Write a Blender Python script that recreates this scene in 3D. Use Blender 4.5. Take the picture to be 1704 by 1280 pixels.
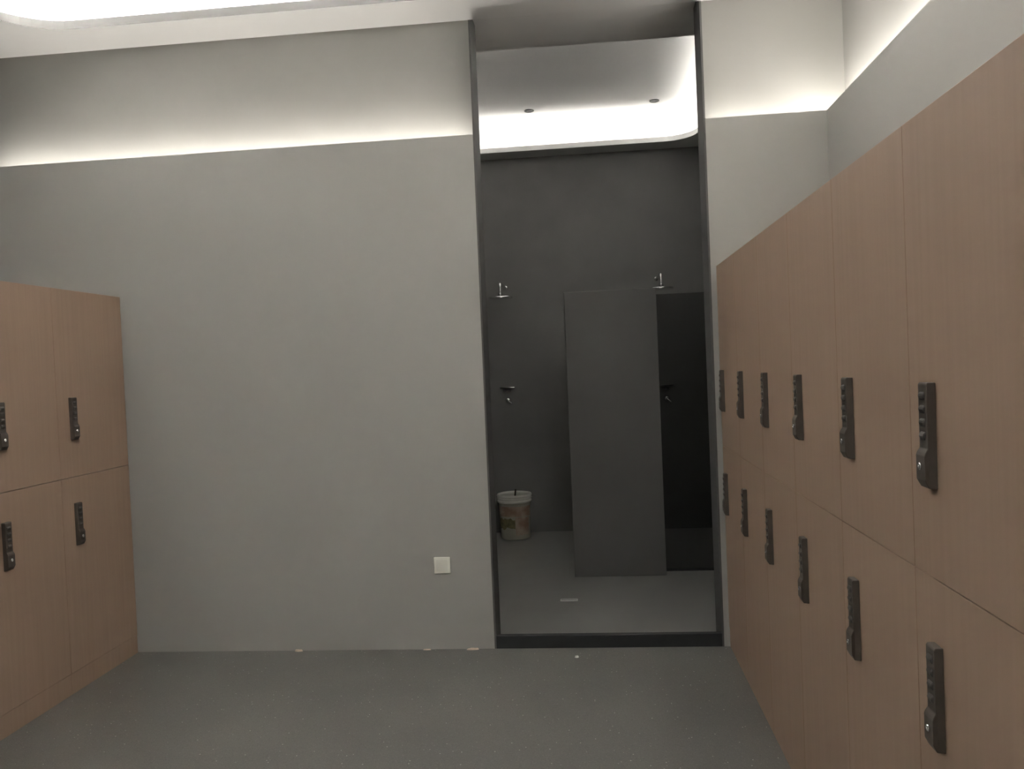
import bpy, bmesh, math, random
from mathutils import Vector, Matrix

for o in list(bpy.data.objects):
    bpy.data.objects.remove(o, do_unlink=True)
S = bpy.context.scene
COL = S.collection
random.seed(7)

# ------------------------------------------------------------------ camera, world, exposure
EYE = 1.49
cam_d = bpy.data.cameras.new('camera')
cam = bpy.data.objects.new('camera', cam_d)
COL.objects.link(cam)
cam_d.sensor_fit = 'HORIZONTAL'
cam_d.sensor_width = 36.0
cam_d.lens = 1379.9 / 1704 * 36.0
cam_d.clip_start = 0.02
RT = Vector((0.994773, 0.09304774, -0.04205709))
UP = Vector((0.03971024, 0.02693219, 0.99884821))
FW = Vector((-0.09407326, 0.99529733, -0.02309647))
M = Matrix((RT, UP, -FW)).transposed().to_4x4()
M.translation = (0, 0, EYE)
cam.matrix_world = M
S.camera = cam

w = bpy.data.worlds.new('world')
S.world = w
w.use_nodes = True
w.node_tree.nodes['Background'].inputs[0].default_value = (0.5, 0.52, 0.55, 1)
w.node_tree.nodes['Background'].inputs[1].default_value = 0.0

S.view_settings.view_transform = 'Standard'
S.view_settings.look = 'None'
S.view_settings.exposure = 4.0
S.view_settings.gamma = 1.0
S.view_settings.use_curve_mapping = False

# strengths of the LED strips and of the added fill lights
E_WALL = 2.35       # slot along the locker-room walls
E_SIDE = 5.80        # slot above the long locker row
E_TRAY = 8.20        # cove of the locker-room ceiling
E_FILL = 11.0        # added out-of-view fill lights in the locker-room ceiling
E_SHOWER = 2.15      # cove of the shower-room ceiling

# ------------------------------------------------------------------ dimensions (metres)
D = 4.31            # face of the back wall
SET = 0.13          # set-back of the wall above the light slot
TH = 0.20           # thickness of the back wall
XL, XR = -2.528, 0.659        # locker fronts
WL, WR = -3.28, 1.23          # side walls
YF = -2.6                     # wall behind the camera
H = 3.3425                    # soffit height
ZL = 2.699                    # light slot height
DL, DR = -0.554, 0.629        # doorway
HL = 1.95                     # locker height
ZS = 1.035                    # seam between doors
ZP = 0.10                     # plinth
ZF = -0.025                   # shower floor
YB = 7.46                     # shower back wall
SXL, SXR = -1.75, 1.32        # shower side walls
CURB = 0.067

# ------------------------------------------------------------------ materials
def mat(name, col, rough=0.6, metal=0.0, spec=0.5, noise=None, bump=None):
    m = bpy.data.materials.new(name)
    m.use_nodes = True
    nt = m.node_tree
    b = nt.nodes['Principled BSDF']
    b.inputs['Base Color'].default_value = (*col, 1)
    b.inputs['Roughness'].default_value = rough
    b.inputs['Metallic'].default_value = metal
    b.inputs['Specular IOR Level'].default_value = spec
    tc = nt.nodes.new('ShaderNodeTexCoord')
    if noise:
        sc, amt = noise
        n = nt.nodes.new('ShaderNodeTexNoise')
        n.inputs['Scale'].default_value = sc
        n.inputs['Detail'].default_value = 5
        nt.links.new(tc.outputs['Object'], n.inputs['Vector'])
        r = nt.nodes.new('ShaderNodeValToRGB')
        r.color_ramp.elements[0].position = 0.3
        r.color_ramp.elements[1].position = 0.7
        r.color_ramp.elements[0].color = (*[c * (1 - amt) for c in col], 1)
        r.color_ramp.elements[1].color = (*[min(1, c * (1 + amt)) for c in col], 1)
        nt.links.new(n.outputs['Fac'], r.inputs['Fac'])
        nt.links.new(r.outputs['Color'], b.inputs['Base Color'])
    if bump:
        sc, st = bump
        n2 = nt.nodes.new('ShaderNodeTexNoise')
        n2.inputs['Scale'].default_value = sc
        n2.inputs['Detail'].default_value = 4
        nt.links.new(tc.outputs['Object'], n2.inputs['Vector'])
        bp = nt.nodes.new('ShaderNodeBump')
        bp.inputs['Strength'].default_value = st
        bp.inputs['Distance'].default_value = 0.01
        nt.links.new(n2.outputs['Fac'], bp.inputs['Height'])
        nt.links.new(bp.outputs['Normal'], b.inputs['Normal'])
    return m

def emit(name, col, strength):
    m = bpy.data.materials.new(name)
    m.use_nodes = True
    nt = m.node_tree
    nt.nodes.remove(nt.nodes['Principled BSDF'])
    e = nt.nodes.new('ShaderNodeEmission')
    e.inputs[0].default_value = (*col, 1)
    e.inputs[1].default_value = strength
    nt.links.new(e.outputs[0], nt.nodes['Material Output'].inputs[0])
    return m

M_WALL = mat('grey_wall_paint', (0.310, 0.302, 0.283), 0.85, spec=0.25, noise=(1.3, 0.02), bump=(60, 0.03))
M_CEIL = mat('ceiling_paint', (0.92, 0.915, 0.905), 0.9, spec=0.2, noise=(2, 0.01))
M_DARK = mat('dark_stone_cladding', (0.170, 0.167, 0.161), 0.5, spec=0.4, noise=(3.0, 0.08))
M_SIDE = mat('bounce_dimming_grey', (0.13, 0.127, 0.122), 0.85, spec=0.2, noise=(4, 0.03))  # unseen left wall toned dark to weaken bounce light at that end
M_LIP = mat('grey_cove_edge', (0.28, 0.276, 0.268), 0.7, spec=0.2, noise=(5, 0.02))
M_JAMB = mat('grey_jamb', (0.085, 0.082, 0.079), 0.65, spec=0.3, noise=(4, 0.03))
M_CURB = mat('black_stone', (0.016, 0.017, 0.018), 0.6, noise=(8, 0.15))
M_PART = mat('charcoal_panel', (0.115, 0.111, 0.105), 0.5, spec=0.4, noise=(2.2, 0.08))
M_SFLOOR = mat('grey_shower_tile', (0.20, 0.197, 0.186), 0.3, spec=0.5, noise=(2.5, 0.06))
M_LOCK = mat('black_lock_plastic', (0.062, 0.050, 0.040), 0.55, noise=(30, 0.1))
M_DIAL = mat('grey_dial', (0.055, 0.049, 0.043), 0.5, noise=(60, 0.1))
M_CHROME = mat('chrome', (0.75, 0.75, 0.74), 0.14, metal=1.0, noise=(20, 0.03))
M_WHITE = mat('white_plastic', (0.66, 0.65, 0.58), 0.4, noise=(20, 0.02))
M_SOCKIN = mat('white_plastic_insert', (0.60, 0.59, 0.53), 0.35, noise=(20, 0.02))
M_CHIP = mat('plaster_chip_pale', (0.62, 0.50, 0.40), 0.8, noise=(60, 0.15))
M_WCHIP = mat('white_chip', (0.75, 0.74, 0.70), 0.7, noise=(60, 0.1))
M_STICK = mat('dark_wood_stick', (0.035, 0.026, 0.018), 0.7, noise=(25, 0.3))
M_BUCKET = mat('pail_plastic', (0.37, 0.35, 0.285), 0.45, noise=(9, 0.12))
M_RIM = mat('pail_rim_plastic', (0.62, 0.61, 0.56), 0.4, noise=(12, 0.05))
M_FILL = mat('pail_contents', (0.42, 0.42, 0.36), 0.6, noise=(14, 0.12), bump=(30, 0.3))
M_STEEL = mat('brushed_steel', (0.62, 0.62, 0.60), 0.35, metal=0.3, noise=(40, 0.05))
M_BLACK = mat('black_metal', (0.02, 0.02, 0.02), 0.5, noise=(20, 0.1))
M_GAP = mat('locker_carcass', (0.16, 0.115, 0.085), 0.6, noise=(6, 0.04))

def wood_mat():
    m = mat('tan_laminate', (0.30,0.213,0.153), 0.5, spec=0.35)
    nt = m.node_tree
    b = nt.nodes['Principled BSDF']
    tc = nt.nodes['Texture Coordinate']
    mp = nt.nodes.new('ShaderNodeMapping')
    mp.inputs['Scale'].default_value = (30, 30, 1.2)
    nt.links.new(tc.outputs['Object'], mp.inputs['Vector'])
    n = nt.nodes.new('ShaderNodeTexNoise')
    n.inputs['Scale'].default_value = 1.6
    n.inputs['Detail'].default_value = 6
    nt.links.new(mp.outputs['Vector'], n.inputs['Vector'])
    r = nt.nodes.new('ShaderNodeValToRGB')
    r.color_ramp.elements[0].position = 0.3
    r.color_ramp.elements[1].position = 0.72
    r.color_ramp.elements[0].color = (0.288, 0.200, 0.143, 1)
    r.color_ramp.elements[1].color = (0.315, 0.219, 0.158, 1)
    nt.links.new(n.outputs['Fac'], r.inputs['Fac'])
    nt.links.new(r.outputs['Color'], b.inputs['Base Color'])
    return m
M_WOOD = wood_mat()

def floor_mat():
    base = (0.165, 0.160, 0.147)
    m = mat('speckled_floor', base, 0.32, spec=0.5)
    nt = m.node_tree
    b = nt.nodes['Principled BSDF']
    tc = nt.nodes['Texture Coordinate']
    def rgb(c):
        n = nt.nodes.new('ShaderNodeRGB'); n.outputs[0].default_value = (*c, 1); return n.outputs[0]
    def mix(fac, a, c):
        n = nt.nodes.new('ShaderNodeMix'); n.data_type = 'RGBA'
        nt.links.new(fac, n.inputs[0]); nt.links.new(a, n.inputs[6]); nt.links.new(c, n.inputs[7])
        return n.outputs[2]
    def ramp(src, p0, p1, inv=False):
        r = nt.nodes.new('ShaderNodeValToRGB')
        r.color_ramp.elements[0].position = p0; r.color_ramp.elements[1].position = p1
        if inv:
            r.color_ramp.elements[0].color = (1, 1, 1, 1); r.color_ramp.elements[1].color = (0, 0, 0, 1)
        nt.links.new(src, r.inputs[0]); return r.outputs[0]
    def mul(a, c):
        n = nt.nodes.new('ShaderNodeMath'); n.operation = 'MULTIPLY'
        nt.links.new(a, n.inputs[0]); nt.links.new(c, n.inputs[1]); return n.outputs[0]
    def noise(sc, det=3):
        n = nt.nodes.new('ShaderNodeTexNoise'); n.inputs['Scale'].default_value = sc; n.inputs['Detail'].default_value = det
        nt.links.new(tc.outputs['Object'], n.inputs['Vector']); return n.outputs['Fac']
    def cells(sc):
        n = nt.nodes.new('ShaderNodeTexVoronoi'); n.inputs['Scale'].default_value = sc
        nt.links.new(tc.outputs['Object'], n.inputs['Vector']); return n
    c0 = mix(ramp(noise(1.1), 0.35, 0.65), rgb((0.112, 0.109, 0.101)), rgb((0.134, 0.129, 0.118)))
    # fine aggregate
    v = cells(210)
    sep = nt.nodes.new('ShaderNodeSeparateColor'); nt.links.new(v.outputs['Color'], sep.inputs[0])
    c1 = mix(mul(ramp(sep.outputs[0], 0.72, 0.78), ramp(v.outputs['Distance'], 0.25, 0.4, True)), c0, rgb((0.20, 0.195, 0.18)))
    c2 = mix(mul(ramp(sep.outputs[1], 0.75, 0.8), ramp(v.outputs['Distance'], 0.3, 0.45, True)), c1, rgb((0.075, 0.072, 0.067)))
    # sparse white flecks
    v2 = cells(85)
    s2 = nt.nodes.new('ShaderNodeSeparateColor'); nt.links.new(v2.outputs['Color'], s2.inputs[0])
    fl = mul(ramp(s2.outputs[0], 0.955, 0.965), ramp(v2.outputs['Distance'], 0.12, 0.26, True))
    c3 = mix(fl, c2, rgb((0.62, 0.61, 0.55)))
    nt.links.new(c3, b.inputs['Base Color'])
    rr = nt.nodes.new('ShaderNodeMapRange')
    nt.links.new(noise(3.0), rr.inputs[0]); rr.inputs[3].default_value = 0.26; rr.inputs[4].default_value = 0.36
    nt.links.new(rr.outputs[0], b.inputs['Roughness'])
    return m
M_FLOOR = floor_mat()

def glass_mat():
    m = bpy.data.materials.new('smoked_glass'); m.use_nodes = True
    nt = m.node_tree
    nt.nodes.remove(nt.nodes['Principled BSDF'])
    t = nt.nodes.new('ShaderNodeBsdfTransparent'); t.inputs[0].default_value = (0.66, 0.66, 0.66, 1)
    g = nt.nodes.new('ShaderNodeBsdfGlossy'); g.inputs['Roughness'].default_value = 0.05
    g.inputs[0].default_value = (0.8, 0.8, 0.8, 1)
    f = nt.nodes.new('ShaderNodeFresnel'); f.inputs[0].default_value = 1.35
    x = nt.nodes.new('ShaderNodeMixShader')
    nt.links.new(f.outputs[0], x.inputs[0]); nt.links.new(t.outputs[0], x.inputs[1]); nt.links.new(g.outputs[0], x.inputs[2])
    nt.links.new(x.outputs[0], nt.nodes['Material Output'].inputs[0])
    return m
M_GLASS = glass_mat()

def label_mat():
    # faded printed wrap of the pail: brown band above, olive blot, bare plastic low down
    m = mat('faded_pail_print', (0.33, 0.27, 0.21), 0.55)
    nt = m.node_tree; b = nt.nodes['Principled BSDF']; tc = nt.nodes['Texture Coordinate']
    n = nt.nodes.new('ShaderNodeTexNoise'); n.inputs['Scale'].default_value = 11; n.inputs['Detail'].default_value = 3
    nt.links.new(tc.outputs['Object'], n.inputs['Vector'])
    r = nt.nodes.new('ShaderNodeValToRGB'); e = r.color_ramp.elements
    e[0].position = 0.40; e[0].color = (0.30, 0.20, 0.145, 1)
    e[1].position = 0.62; e[1].color = (0.44, 0.36, 0.28, 1)
    nt.links.new(n.outputs['Fac'], r.inputs[0]); nt.links.new(r.outputs[0], b.inputs['Base Color'])
    return m
M_LABEL = label_mat()
M_OLIVE = mat('olive_print', (0.17, 0.15, 0.075), 0.55, noise=(30, 0.3))

# ------------------------------------------------------------------ mesh helpers
def box(bm, x0, x1, y0, y1, z0, z1, mi=0):
    vs = [bm.verts.new(p) for p in ((x0, y0, z0), (x1, y0, z0), (x1, y1, z0), (x0, y1, z0),
                                    (x0, y0, z1), (x1, y0, z1), (x1, y1, z1), (x0, y1, z1))]
    for f in ((3, 2, 1, 0), (4, 5, 6, 7), (0, 1, 5, 4), (1, 2, 6, 5), (2, 3, 7, 6), (3, 0, 4, 7)):
        fc = bm.faces.new([vs[i] for i in f]); fc.material_index = mi
    return vs

def lathe(bm, prof, seg=40, cx=0, cy=0, cz=0, axis='Z', a0=0, a1=2 * math.pi, caps=True):
    full = abs(a1 - a0 - 2 * math.pi) < 1e-6
    n = seg if full else seg + 1
    rings = []
    for r, z in prof:
        ring = []
        for i in range(n):
            a = a0 + (a1 - a0) * i / seg
            p = (r * math.cos(a), r * math.sin(a), z)
            if axis == 'Y': p = (p[0], p[2], p[1])
            if axis == 'X': p = (p[2], p[0], p[1])
            ring.append(bm.verts.new((cx + p[0], cy + p[1], cz + p[2])))
        rings.append(ring)
    for k in range(len(rings) - 1):
        for i in range(n if full else n - 1):
            j = (i + 1) % n
            bm.faces.new((rings[k][i], rings[k][j], rings[k + 1][j], rings[k + 1][i]))
    if full and caps:
        bm.faces.new(rings[0]); bm.faces.new(rings[-1])
    bmesh.ops.recalc_face_normals(bm, faces=bm.faces[:])

def tube(bm, pts, r, seg=14):
    pts = [Vector(p) for p in pts]
    rings = []
    for i, p in enumerate(pts):
        t = (pts[min(i + 1, len(pts) - 1)] - pts[max(i - 1, 0)]).normalized()
        ref = Vector((1, 0, 0)) if abs(t.x) < 0.9 else Vector((0, 0, 1))
        u = t.cross(ref).normalized(); v = t.cross(u)
        rings.append([bm.verts.new(p + u * r * math.cos(2 * math.pi * k / seg) + v * r * math.sin(2 * math.pi * k / seg)) for k in range(seg)])
    for a, b in zip(rings, rings[1:]):
        for k in range(seg):
            bm.faces.new((a[k], a[(k + 1) % seg], b[(k + 1) % seg], b[k]))
    bm.faces.new(rings[0]); bm.faces.new(rings[-1])
    bmesh.ops.recalc_face_normals(bm, faces=bm.faces[:])

def bevel_all(bm, wd, seg=2):
    bmesh.ops.bevel(bm, geom=bm.edges[:], offset=wd, segments=seg, affect='EDGES', profile=0.5)

def obj(name, bm, mats, parent=None, smooth=False, loc=None):
    me = bpy.data.meshes.new(name)
    bm.to_mesh(me); bm.free()
    for m in (mats if isinstance(mats, (list, tuple)) else [mats]):
        me.materials.append(m)
    if smooth:
        for p in me.polygons: p.use_smooth = True
        try: me.set_sharp_from_angle(angle=math.radians(35))
        except Exception: pass
    o = bpy.data.objects.new(name, me)
    COL.objects.link(o)
    if loc: o.location = loc
    if parent: o.parent = parent
    return o

def thing(name, loc, label, cat, group=None):
    o = bpy.data.objects.new(name, None)
    COL.objects.link(o)
    o.location = loc
    o.empty_display_size = 0.1
    tag(o, label, cat, group)
    return o

def tag(o, label, cat, group=None):
    o['label'] = label; o['category'] = cat
    if group: o['group'] = group
    return o

def struct(name, bm, mats, smooth=False):
    bmesh.ops.recalc_face_normals(bm, faces=bm.faces[:])
    o = obj(name, bm, mats, smooth=smooth)
    o['kind'] = 'structure'
    return o

def copy_tree(o, parent=None):
    c = o.copy(); COL.objects.link(c); c.parent = parent
    for ch in list(o.children):
        copy_tree(ch, c)
    return c

# ------------------------------------------------------------------ room shell
bm = bmesh.new(); box(bm, WL - .2, WR + .35, YF - .2, D, -.12, 0); struct('floor', bm, M_FLOOR)
bm = bmesh.new(); box(bm, SXL - .15, SXR + .15, D, YB + .15, -.14, ZF); struct('floor_shower', bm, M_SFLOOR)

YU = D + SET; YW = D + TH; XU = WR + SET; XW = WR + .25
HT = H + .30
# back wall: lower leaf in front, thinner upper leaf set back behind the light slot
bm = bmesh.new()
LEDGE = ZL - .05
for x0, x1 in ((WL - .2, DL), (DR, WR)):
    box(bm, x0, x1, D, D + .018, LEDGE, ZL)             # upstand hiding the strip
    box(bm, x0, x1, D, YW, 0, LEDGE)
for x0, x1 in ((WL - .2, DL), (DR, XW)):
    box(bm, x0, x1, YU, YW, LEDGE, HT)
bm2 = bm
struct('wall_back', bm2, M_WALL)
bm = bmesh.new()
box(bm, WR, XW, YF - .2, YW, 0, LEDGE)
box(bm, WR, WR + .018, YF - .2, D + .018, LEDGE, ZL)
box(bm, XU, XW, YF - .2, YW, LEDGE, HT)
struct('wall_right', bm, M_WALL)
bm = bmesh.new(); box(bm, WL - .2, WL, YF - .2, YW, 0, HT); struct('wall_left', bm, M_SIDE)
bm = bmesh.new(); box(bm, WL, WR, YF - .2, YF, 0, HT); box(bm, WR, XU, YF - .2, YF, LEDGE, HT); struct('wall_front', bm, M_WALL)

# shower room shell
bm = bmesh.new()
box(bm, SXL - .15, SXR + .15, YB, YB + .15, ZF, HT)
struct('wall_shower_back', bm, M_DARK)
bm = bmesh.new(); box(bm, SXR, SXR + .15, YW, YB, ZF, HT); struct('wall_shower_right', bm, M_DARK)
bm = bmesh.new(); box(bm, SXL - .15, SXL, YW, YB, ZF, HT); struct('wall_shower_left', bm, M_DARK)
bm = bmesh.new()
box(bm, SXL, DL - .012, YW, YW + .012, ZF, H); box(bm, DR + .012, SXR, YW, YW + .012, ZF, H)
struct('wall_shower_front', bm, M_DARK)
# jamb linings and curb of the doorway
def lining(x0, x1):
    bm = bmesh.new()
    prof = ((D - .002, 0), (YW + .014, 0), (YW + .014, H), (YU - .002, H), (D - .002, H - .054))
    a = [bm.verts.new((x0, y, z)) for y, z in prof]; b = [bm.verts.new((x1, y, z)) for y, z in prof]
    bm.faces.new(a); bm.faces.new(b[::-1])
    for i in range(5):
        j = (i + 1) % 5; bm.faces.new((a[i], a[j], b[j], b[i]))
    return bm
bm = lining(DL - .003, DL + .006); struct('trim_1', bm, M_JAMB)
bm = lining(DR - .006, DR + .003); struct('trim_2', bm, M_JAMB)
bm = bmesh.new(); box(bm, DL + .006, DR - .006, D - .001, D + .035, ZF, CURB); bevel_all(bm, .003); struct('trim_3', bm, M_CURB)

# coved ceilings --------------------------------------------------
def rrect(x0, x1, y0, y1, r, n=10):
    pts = []
    for cx, cy, a in ((x1 - r, y1 - r, 0), (x0 + r, y1 - r, 90), (x0 + r, y0 + r, 180), (x1 - r, y0 + r, 270)):
        for k in range(n + 1):
            t = math.radians(a + 90 * k / n)
            pts.append((cx + r * math.cos(t), cy + r * math.sin(t)))
    return pts

def on_rect(x0, x1, y0, y1, inner, n=10):
    pts = []
    m = n + 1
    for q in range(4):
        for k in range(m):
            px, py = inner[q * m + k]
            t = k / n
            if q == 0: p = (x1, py) if t < .5 else (px, y1)
            if q == 1: p = (px, y1) if t < .5 else (x0, py)
            if q == 2: p = (x0, py) if t < .5 else (px, y0)
            if q == 3: p = (px, y0) if t < .5 else (x1, py)
            if k == n // 2: p = ((x1, y1), (x0, y1), (x0, y0), (x1, y0))[q]
            pts.append(p)
    return pts

def coved(name, outer, inner, r, z, lip, rise, slot=.15, edge=None):
    x0, x1, y0, y1 = inner
    bm = bmesh.new()
    g = lambda o: rrect(x0 - o, x1 + o, y0 - o, y1 + o, r + o)
    loops = [(on_rect(*outer, g(0)), z), (g(0), z), (g(0), z + lip), (g(.02), z + lip), (g(.02), z + .012),
             (g(slot), z + .012), (g(slot), z + rise)]
    rings = [[bm.verts.new((px, py, zz)) for px, py in L] for L, zz in loops]
    n = len(rings[0])
    for a, b in zip(rings, rings[1:]):
        for i in range(n):
            j = (i + 1) % n
            f = bm.faces.new((a[i], a[j], b[j], b[i]))
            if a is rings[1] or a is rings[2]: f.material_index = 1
    bm.faces.new(rings[-1])
    # closed slab above, so that the ceiling has thickness
    top = [bm.verts.new((px, py, z + rise + .08)) for px, py in loops[0][0]]
    for i in range(n):
        j = (i + 1) % n
        bm.faces.new((rings[0][j], rings[0][i], top[i], top[j]))
    bm.faces.new(top)
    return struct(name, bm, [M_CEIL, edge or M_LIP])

def strip_loop(name, inner, r, z, m, label):
    x0, x1, y0, y1 = inner
    bm = bmesh.new()
    g = lambda o: rrect(x0 - o, x1 + o, y0 - o, y1 + o, r + o)
    L = [(g(.045), z), (g(.057), z), (g(.057), z + .008), (g(.045), z + .008)]
    rings = [[bm.verts.new((px, py, zz)) for px, py in q] for q, zz in L]
    n = len(rings[0])
    for k in range(4):
        a, b = rings[k], rings[(k + 1) % 4]
        for i in range(n):
            j = (i + 1) % n
            bm.faces.new((a[i], a[j], b[j], b[i]))
    bmesh.ops.recalc_face_normals(bm, faces=bm.faces[:])
    return tag(obj(name, bm, m), label, 'light strip', 'LED strips hidden in the light coves')

TRAY = (-2.94, 1.02, -2.0, 4.15)
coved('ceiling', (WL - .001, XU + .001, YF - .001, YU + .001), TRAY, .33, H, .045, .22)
STRAY = (-1.42, .965, 4.90, 7.215)
coved('ceiling_shower', (SXL - .001, SXR + .001, YU + .0015, YB + .001), STRAY, .26, H, .042, .27, slot=.13, edge=M_CEIL)

WARM = (1.0, 0.965, 0.90)
COOL = (1.0, 0.985, 0.955)
strip_loop('light_strip', TRAY, .33, H + .0125, emit('led_tray', COOL, E_TRAY),
           'white LED strip glowing round the rounded ceiling recess above the grey wall')
strip_loop('light_strip', STRAY, .26, H + .0125, emit('led_shower', WARM, E_SHOWER),
           'LED strip glowing in the shower ceiling cove above the dark wall')

def slot_strip(x0, x1, y0, y1, m, label):
    bm = bmesh.new(); box(bm, x0, x1, y0, y1, ZL - .014, ZL - .002)
    return tag(obj('light_strip', bm, m), label, 'light strip', 'LED strips in the wall light slot')
mw = emit('led_wall', WARM, E_WALL)
ms = emit('led_side', WARM, E_SIDE)
slot_strip(WL + .01, DL - .02, D + .035, D + .047, mw, 'long bright LED strip along the grey wall above the white socket')
slot_strip(DR + .02, WR + .034, D + .035, D + .047, mw, 'short bright LED strip between the tall doorway and the room corner')
slot_strip(WR + .035, WR + .047, YF + .1, D + .10, ms, 'LED strip running above the long row of tan lockers')

# ------------------------------------------------------------------ lockers
PW = 0.503
GAP = .0022
LOCK_OFF = .11

def lock_meshes():
    # lock is modelled in door-local space: +X out of the door, Z up, origin at its top centre
    bm = bmesh.new()
    prof = [(0, 0), (.015, 0), (.0175, -.004), (.0175, -.128), (.0225, -.136), (.0245, -.142), (.0245, -.190), (.017, -.205), (0, -.207)]
    wds = [.0205] * 4 + [.0215, .022, .022, .0195, .0195]
    L, R_ = [], []
    for (x, z), hw in zip(prof, wds):
        L.append(bm.verts.new((x, -hw, z))); R_.append(bm.verts.new((x, hw, z)))
    for i in range(len(prof)):
        j = (i + 1) % len(prof)
        bm.faces.new((L[i], L[j], R_[j], R_[i]))
    bm.faces.new(L); bm.faces.new(R_)
    bmesh.ops.recalc_face_normals(bm, faces=bm.faces[:])
    bevel_all(bm, .0015, 2)
    case = bpy.data.meshes.new('lock_case'); bm.to_mesh(case); bm.free(); case.materials.append(M_LOCK)
    bm = bmesh.new()
    lathe(bm, [(.0075, 0), (.0075, .003), (.006, .0045), (.0028, .0045), (.0025, .003)], 20, axis='X')
    key = bpy.data.meshes.new('keyhole'); bm.to_mesh(key); bm.free(); key.materials.append(M_CHROME)
    bm = bmesh.new()
    lathe(bm, [(.0075, -.0115), (.0095, -.0095), (.0095, .0095), (.0075, .0115)], 14, axis='Y')
    dial = bpy.data.meshes.new('number_dial'); bm.to_mesh(dial); bm.free(); dial.materials.append(M_DIAL)
    return case, key, dial
LCASE, LKEY, LDIAL = lock_meshes()

def make_locker(width, depth, lock_y):
    """local space: front face at x=0 looking towards +X, y from 0 to width, base z=0"""
    root = bpy.data.objects.new('locker', None); COL.objects.link(root)
    bm = bmesh.new()
    t = .018
    # side panels, top, bottom, back, mid shelf
    box(bm, -depth, -.02, .001, t, 0, HL); box(bm, -depth, -.02, width - t, width - .001, 0, HL)
    box(bm, -depth, -.021, .001, width - .001, HL - .012, HL, 1)
    box(bm, -depth, -.02, t, width - t, ZP - .002, ZP + .016)
    box(bm, -depth, -.022, t, width - t, ZS - .012, ZS + .012)
    box(bm, -depth, -depth + .008, t, width - t, 0, HL - .012)
    obj('body', bm, [M_GAP, M_WOOD], root)
    bm = bmesh.new(); box(bm, -.03, -.003, .0008, width - .0008, 0, ZP - GAP / 2); obj('plinth', bm, M_WOOD, root)
    for z0, z1, ztop in ((ZS + GAP / 2, HL, 1.423), (ZP + GAP / 2, ZS - GAP / 2, .907)):
        bm = bmesh.new(); box(bm, -.019, 0, GAP / 2, width - GAP / 2, z0, z1); bevel_all(bm, .0012, 2)
        d = obj('door', bm, M_WOOD, root)
        def sub(name, me, loc):
            o = bpy.data.objects.new(name, me); COL.objects.link(o); o.parent = d; o.location = loc
        sub('lock_case', LCASE, (0, lock_y, ztop))
        sub('keyhole', LKEY, (.0235, lock_y, ztop - .163))
        for k in range(4):
            sub('number_dial', LDIAL, (.0125, lock_y, ztop - .026 - k * .026))
    return root

ordn = ['first', 'second', 'third', 'fourth', 'fifth', 'sixth', 'seventh']
# long row beside the doorway: fronts face -X
proto = make_locker(PW, .565, LOCK_OFF)
for k in range(7):
    o = proto if k == 0 else copy_tree(proto)
    o.location = (XR, D - .004 - k * PW, 0)
    o.rotation_euler = (0, 0, math.pi)
    lab = ('tan two-door locker beside the dark doorway, end of the long row at the grey wall' if k == 0 else
           'tan two-door locker in the long row beside the doorway, %s from the grey wall' % ordn[k])
    tag(o, lab, 'locker', 'tan lockers in the long row')
# short row across the room: fronts face +X, the end unit is a little wider
W1 = D - .006 - 3.72
o = make_locker(W1, .72, .11); o.location = (XL, 3.72, 0)
tag(o, 'tan two-door locker across the room, end unit touching the grey wall with the socket', 'locker', 'tan lockers in the short row')
proto2 = make_locker(PW, .72, .11)
for k in range(2):
    o = proto2 if k == 0 else copy_tree(proto2)
    o.location = (XL, 3.72 - (k + 1) * PW, 0)
    tag(o, ('tan two-door locker cut by the picture edge, next to the end unit across the room' if k == 0 else
            'tan two-door locker across the room, third unit from the grey wall'), 'locker', 'tan lockers in the short row')

# ------------------------------------------------------------------ socket on the back wall
sk = thing('wall_socket', (-.818, D, .449), 'small square white blank socket plate low on the grey wall by the doorway', 'socket')
bm = bmesh.new(); box(bm, -.043, .043, -.009, 0, -.043, .043); bevel_all(bm, .003, 3); obj('plate', bm, M_WHITE, sk, True)
bm = bmesh.new(); box(bm, -.031, .031, -.0105, -.008, -.031, .031); bevel_all(bm, .001, 2); obj('insert', bm, M_SOCKIN, sk, True)

# ------------------------------------------------------------------ shower room contents
bm = bmesh.new(); box(bm, -.32, .32, 0, .12, 0, 2.01); bevel_all(bm, .004, 2)
o = obj('partition_panel', bm, M_PART, loc=(.158, 5.84, ZF))
tag(o, 'tall charcoal freestanding partition slab standing in the middle of the shower room', 'partition')

gp = thing('glass_screen', (.482, 5.965, ZF), 'dark smoked glass shower screen between charcoal slab and shower side wall', 'screen')
bm = bmesh.new(); box(bm, .002, SXR - .482 - .002, 0, .010, .012, 1.975); obj('glass_pane', bm, M_GLASS, gp)
bm = bmesh.new(); box(bm, .0, SXR - .482 - .0015, -.006, .016, 0, .014); obj('floor_channel', bm, M_BLACK, gp)

def make_shower():
    r = bpy.data.objects.new('shower_fixture', None); COL.objects.link(r)
    bm = bmesh.new()
    lathe(bm, [(.012, .022), (.10, .012), (.102, .008), (.102, 0), (.098, -.003), (.01, -.003)], 36)
    obj('spray_disc', bm, M_CHROME, r, True)
    bm = bmesh.new(); lathe(bm, [(.011, .020), (.019, .026), (.019, .040), (.012, .046)], 20); obj('swivel_joint', bm, M_CHROME, r, True)
    bm = bmesh.new()
    pts = [(0, 0, .044), (0, 0, .095)]
    for k in range(1, 9):
        a = math.radians(90 * k / 8); pts.append((0, .035 * (1 - math.cos(a)), .095 + .035 * math.sin(a)))
    pts.append((0, .452, .13)); tube(bm, pts, .0105, 14)
    obj('arm', bm, M_CHROME, r, True)
    bm = bmesh.new(); lathe(bm, [(.011, -.012), (.018, -.009), (.021, 0)], 24, cy=.459, cz=.13, axis='Y'); obj('wall_flange', bm, M_CHROME, r, True)
    return r
sh = make_shower(); sh.location = (-.728, 7.0, 2.060)
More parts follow.
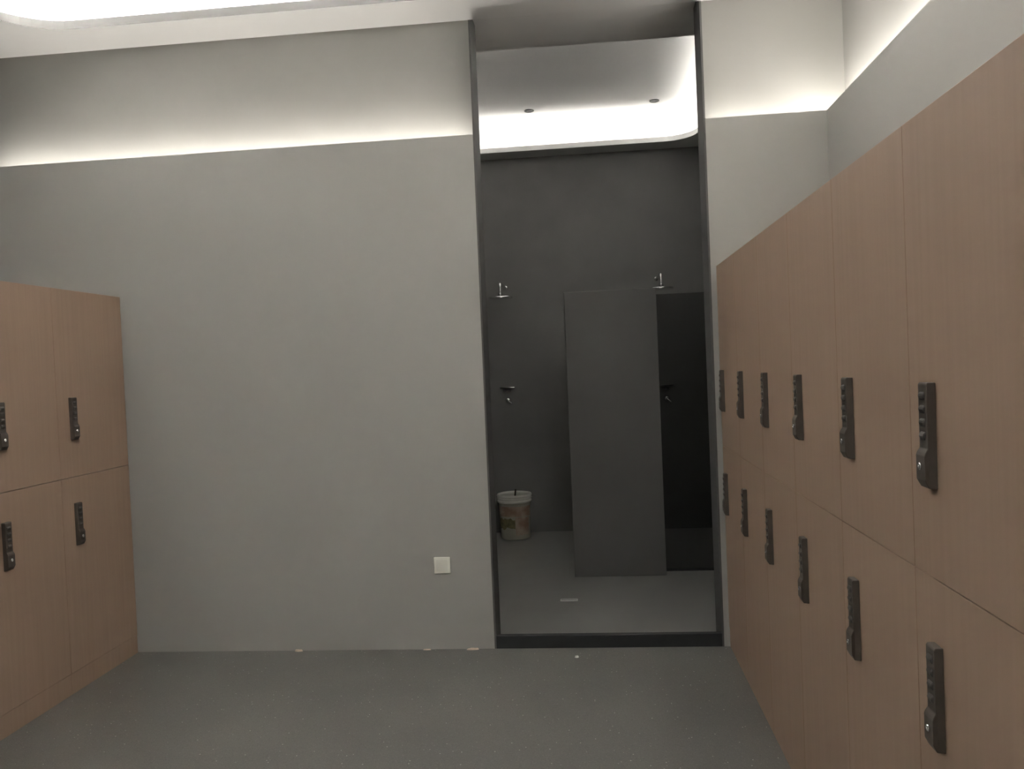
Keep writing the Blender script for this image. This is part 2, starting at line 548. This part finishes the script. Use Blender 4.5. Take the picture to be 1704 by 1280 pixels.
tag(sh, 'chrome overhead shower head on the dark wall above the pail', 'shower head', 'chrome shower heads')
s2 = copy_tree(sh); s2.location = (.618, 7.0, 2.072)
tag(s2, 'chrome overhead shower head showing just above the charcoal partition slab', 'shower head', 'chrome shower heads')

def make_mixer():
    r = bpy.data.objects.new('shower_mixer', None); COL.objects.link(r)
    bm = bmesh.new(); box(bm, -.065, .065, -.075, -.001, .112, .122); bevel_all(bm, .002, 2); obj('shelf_bar', bm, M_CHROME, r, True)
    bm = bmesh.new(); lathe(bm, [(.009, -.035), (.0135, -.03), (.0135, .03), (.009, .035)], 18, cx=-.01, cy=-.03, cz=.085, axis='X'); obj('mixer_body', bm, M_CHROME, r, True)
    bm = bmesh.new(); lathe(bm, [(.010, -.050), (.018, -.046), (.020, -.02), (.026, -.012), (.030, -.001)], 24, axis='Y'); obj('valve', bm, M_CHROME, r, True)
    bm = bmesh.new(); tube(bm, [(0, -.044, 0), (.014, -.056, -.012), (.034, -.062, -.028)], .006, 10); obj('lever', bm, M_CHROME, r, True)
    return r
mx = make_mixer(); mx.location = (-.742, YB, 1.175)
tag(mx, 'chrome shower mixer with lever low on the dark wall above the pail', 'shower mixer', 'chrome shower mixers')
m2 = copy_tree(mx); m2.location = (.668, YB, 1.140)
tag(m2, 'chrome shower mixer dimly seen behind the smoked glass screen', 'shower mixer', 'chrome shower mixers')

# pail
PX, PY = -.705, 7.235
pk = thing('paint_pail', (PX, PY, ZF), 'white plastic paint pail with faded brown print standing on the shower floor', 'bucket')
bm = bmesh.new()
lathe(bm, [(.120, 0), (.126, .004), (.129, .02), (.139, .315), (.142, .345), (.142, .352), (.137, .352), (.126, .02), (.05, .014)], 56)
obj('body', bm, M_BUCKET, pk, True)
bm = bmesh.new()
lathe(bm, [(.1425, .318), (.150, .320), (.152, .326), (.152, .336), (.147, .340), (.147, .346), (.153, .350), (.154, .358), (.148, .362), (.148, .368), (.154, .372),
           (.154, .384), (.150, .390), (.144, .390), (.139, .384), (.1385, .318), (.1425, .318)], 56, caps=False)
rim = obj('rim', bm, M_RIM, pk, True)
rim['label'] = 'paler ridged rim'
bm = bmesh.new(); lathe(bm, [(.002, .376), (.08, .374), (.1375, .372), (.1375, .345), (.01, .345)], 40); obj('contents', bm, M_FILL, pk, True)
def wrap(name, a0, a1, z0, z1, off, m, n=20, wob=0):
    bm = bmesh.new(); rnd = random.Random(3)
    cols = []
    for i in range(n + 1):
        a = math.radians(a0 + (a1 - a0) * i / n)
        b0 = z0 + (rnd.uniform(0, wob)); b1 = z1 - rnd.uniform(0, wob)
        col = []
        for o_ in (off, off + .0008):
            for zz in (b0, b1):
                r = .129 + (.139 - .129) * (zz - .02) / .295 + o_
                col.append(bm.verts.new((r * math.cos(a), r * math.sin(a), zz)))
        cols.append(col)
    for p, q in zip(cols, cols[1:]):
        for a, b in ((0, 1), (1, 3), (3, 2), (2, 0)):
            bm.faces.new((p[a], p[b], q[b], q[a]))
    for c in (cols[0], cols[-1]): bm.faces.new((c[0], c[1], c[3], c[2]))
    bmesh.ops.recalc_face_normals(bm, faces=bm.faces[:])
    return obj(name, bm, m, pk, True)
wrap('print_band', 185, 350, .205, .292, .0006, M_LABEL)['label'] = 'faded brown printed band'
wrap('print_panel', 276, 335, .035, .2045, .0006, M_LABEL, wob=.012)['label'] = 'faded brown printed panel'
wrap('olive_print', 200, 275, .085, .198, .0007, M_OLIVE, n=9, wob=.028)['label'] = 'olive green printed blot'
bm = bmesh.new(); tube(bm, [(0, 0, 0), (.004, -.002, .03), (.008, -.003, .062)], .0075, 10)
st = obj('stirring_stick', bm, M_STICK, loc=(PX + .012, PY - .055, ZF + .374))
tag(st, 'short dark stirring stick poking out of the white paint pail', 'stick')

# floor drain with a bright edge
dr = thing('floor_drain', (-.19, 5.27, ZF), 'thin chrome-edged floor drain on the shower floor in front of the slab', 'drain')
bm = bmesh.new()
for a in ((-.055, .055, -.020, -.013), (-.055, .055, .013, .020), (-.055, -.049, -.013, .013), (.049, .055, -.013, .013)):
    box(bm, *a, 0, .004)
obj('drain_frame', bm, M_STEEL, dr)
bm = bmesh.new(); box(bm, -.048, .048, -.012, .012, 0, .002); obj('drain_plate', bm, M_SFLOOR, dr)

# two recessed ceiling spots in the shower ceiling
SH_Z = H + .27
for i, (x, y, lab) in enumerate(((-.42, 6.98, 'small dark ceiling spot in the shower ceiling above the pail'),
                                 (.615, 6.95, 'small dark ceiling spot in the shower ceiling above the smoked glass screen'))):
    t = thing('ceiling_spot', (x, y, SH_Z), lab, 'ceiling light', 'small ceiling spots in the shower room')
    bm = bmesh.new(); lathe(bm, [(.040, 0), (.041, -.004), (.036, -.006), (.028, -.004), (.028, -.001), (.039, 0)], 28, caps=False); obj('bezel', bm, M_JAMB, t, True)
    bm = bmesh.new(); lathe(bm, [(.0285, -.0005), (.026, -.003), (.004, -.0035)], 24); obj('lens', bm, M_BLACK, t, True)

# added fill lights for the locker room, out of view, set in the raised part of the ceiling
M_FILL_LAMP = emit('fill_light_diffuser', COOL, E_FILL)
first = None
for i, (x, y) in enumerate(((.40, 2.45), (-1.75, 2.45), (.40, .45), (-1.75, .45), (.40, -1.4), (-1.75, -1.4))):
    if first is None:
        first = t = bpy.data.objects.new('fill_downlight', None); COL.objects.link(t)
        bm = bmesh.new(); lathe(bm, [(.092, 0), (.093, -.004), (.086, -.006), (.080, -.004), (.080, -.001), (.09, 0)], 32, caps=False); obj('bezel', bm, M_WHITE, t, True)
        bm = bmesh.new(); lathe(bm, [(.0805, -.0005), (.078, -.003), (.004, -.0032)], 32); obj('diffuser', bm, M_FILL_LAMP, t, True)
    else:
        t = copy_tree(first)
    t.location = (x, y, H + .22)
    tag(t, 'round added fill light, out of view, in the raised ceiling over the middle of the locker room', 'ceiling light', 'added fill lights of the locker room ceiling')

# crumbs along the foot of the back wall and on the floor
def chip(x, y, lx, ly, lz, m, lab, rot=0.):
    bm = bmesh.new(); rnd = random.Random(int(x * 1000) & 255)
    n = 7
    bot, top = [], []
    for k in range(n):
        a = 2 * math.pi * k / n; s = rnd.uniform(.75, 1.1)
        bot.append(bm.verts.new((lx / 2 * s * math.cos(a), ly / 2 * s * math.sin(a), 0)))
        top.append(bm.verts.new((lx / 2 * s * .8 * math.cos(a), ly / 2 * s * .8 * math.sin(a), lz * rnd.uniform(.7, 1.1))))
    bm.faces.new(bot[::-1]); bm.faces.new(top)
    for k in range(n):
        j = (k + 1) % n; bm.faces.new((bot[k], bot[j], top[j], top[k]))
    o = obj('plaster_chip', bm, m, loc=(x, y, 0)); o.rotation_euler.z = rot
    return tag(o, lab, 'debris', 'crumbs on the locker room floor')
chip(-1.622, 4.298, .05, .014, .010, M_CHIP, 'pale orange plaster crumb at the wall foot halfway along the grey wall')
chip(-.917, 4.300, .05, .010, .005, M_CHIP, 'thin pale plaster crumb at the wall foot below the socket')
chip(-.672, 4.297, .075, .016, .009, M_CHIP, 'longest pale plaster crumb at the wall foot beside the doorway', .1)
chip(-.123, 4.17, .022, .018, .008, M_WCHIP, 'tiny white crumb on the floor in front of the black doorway curb')
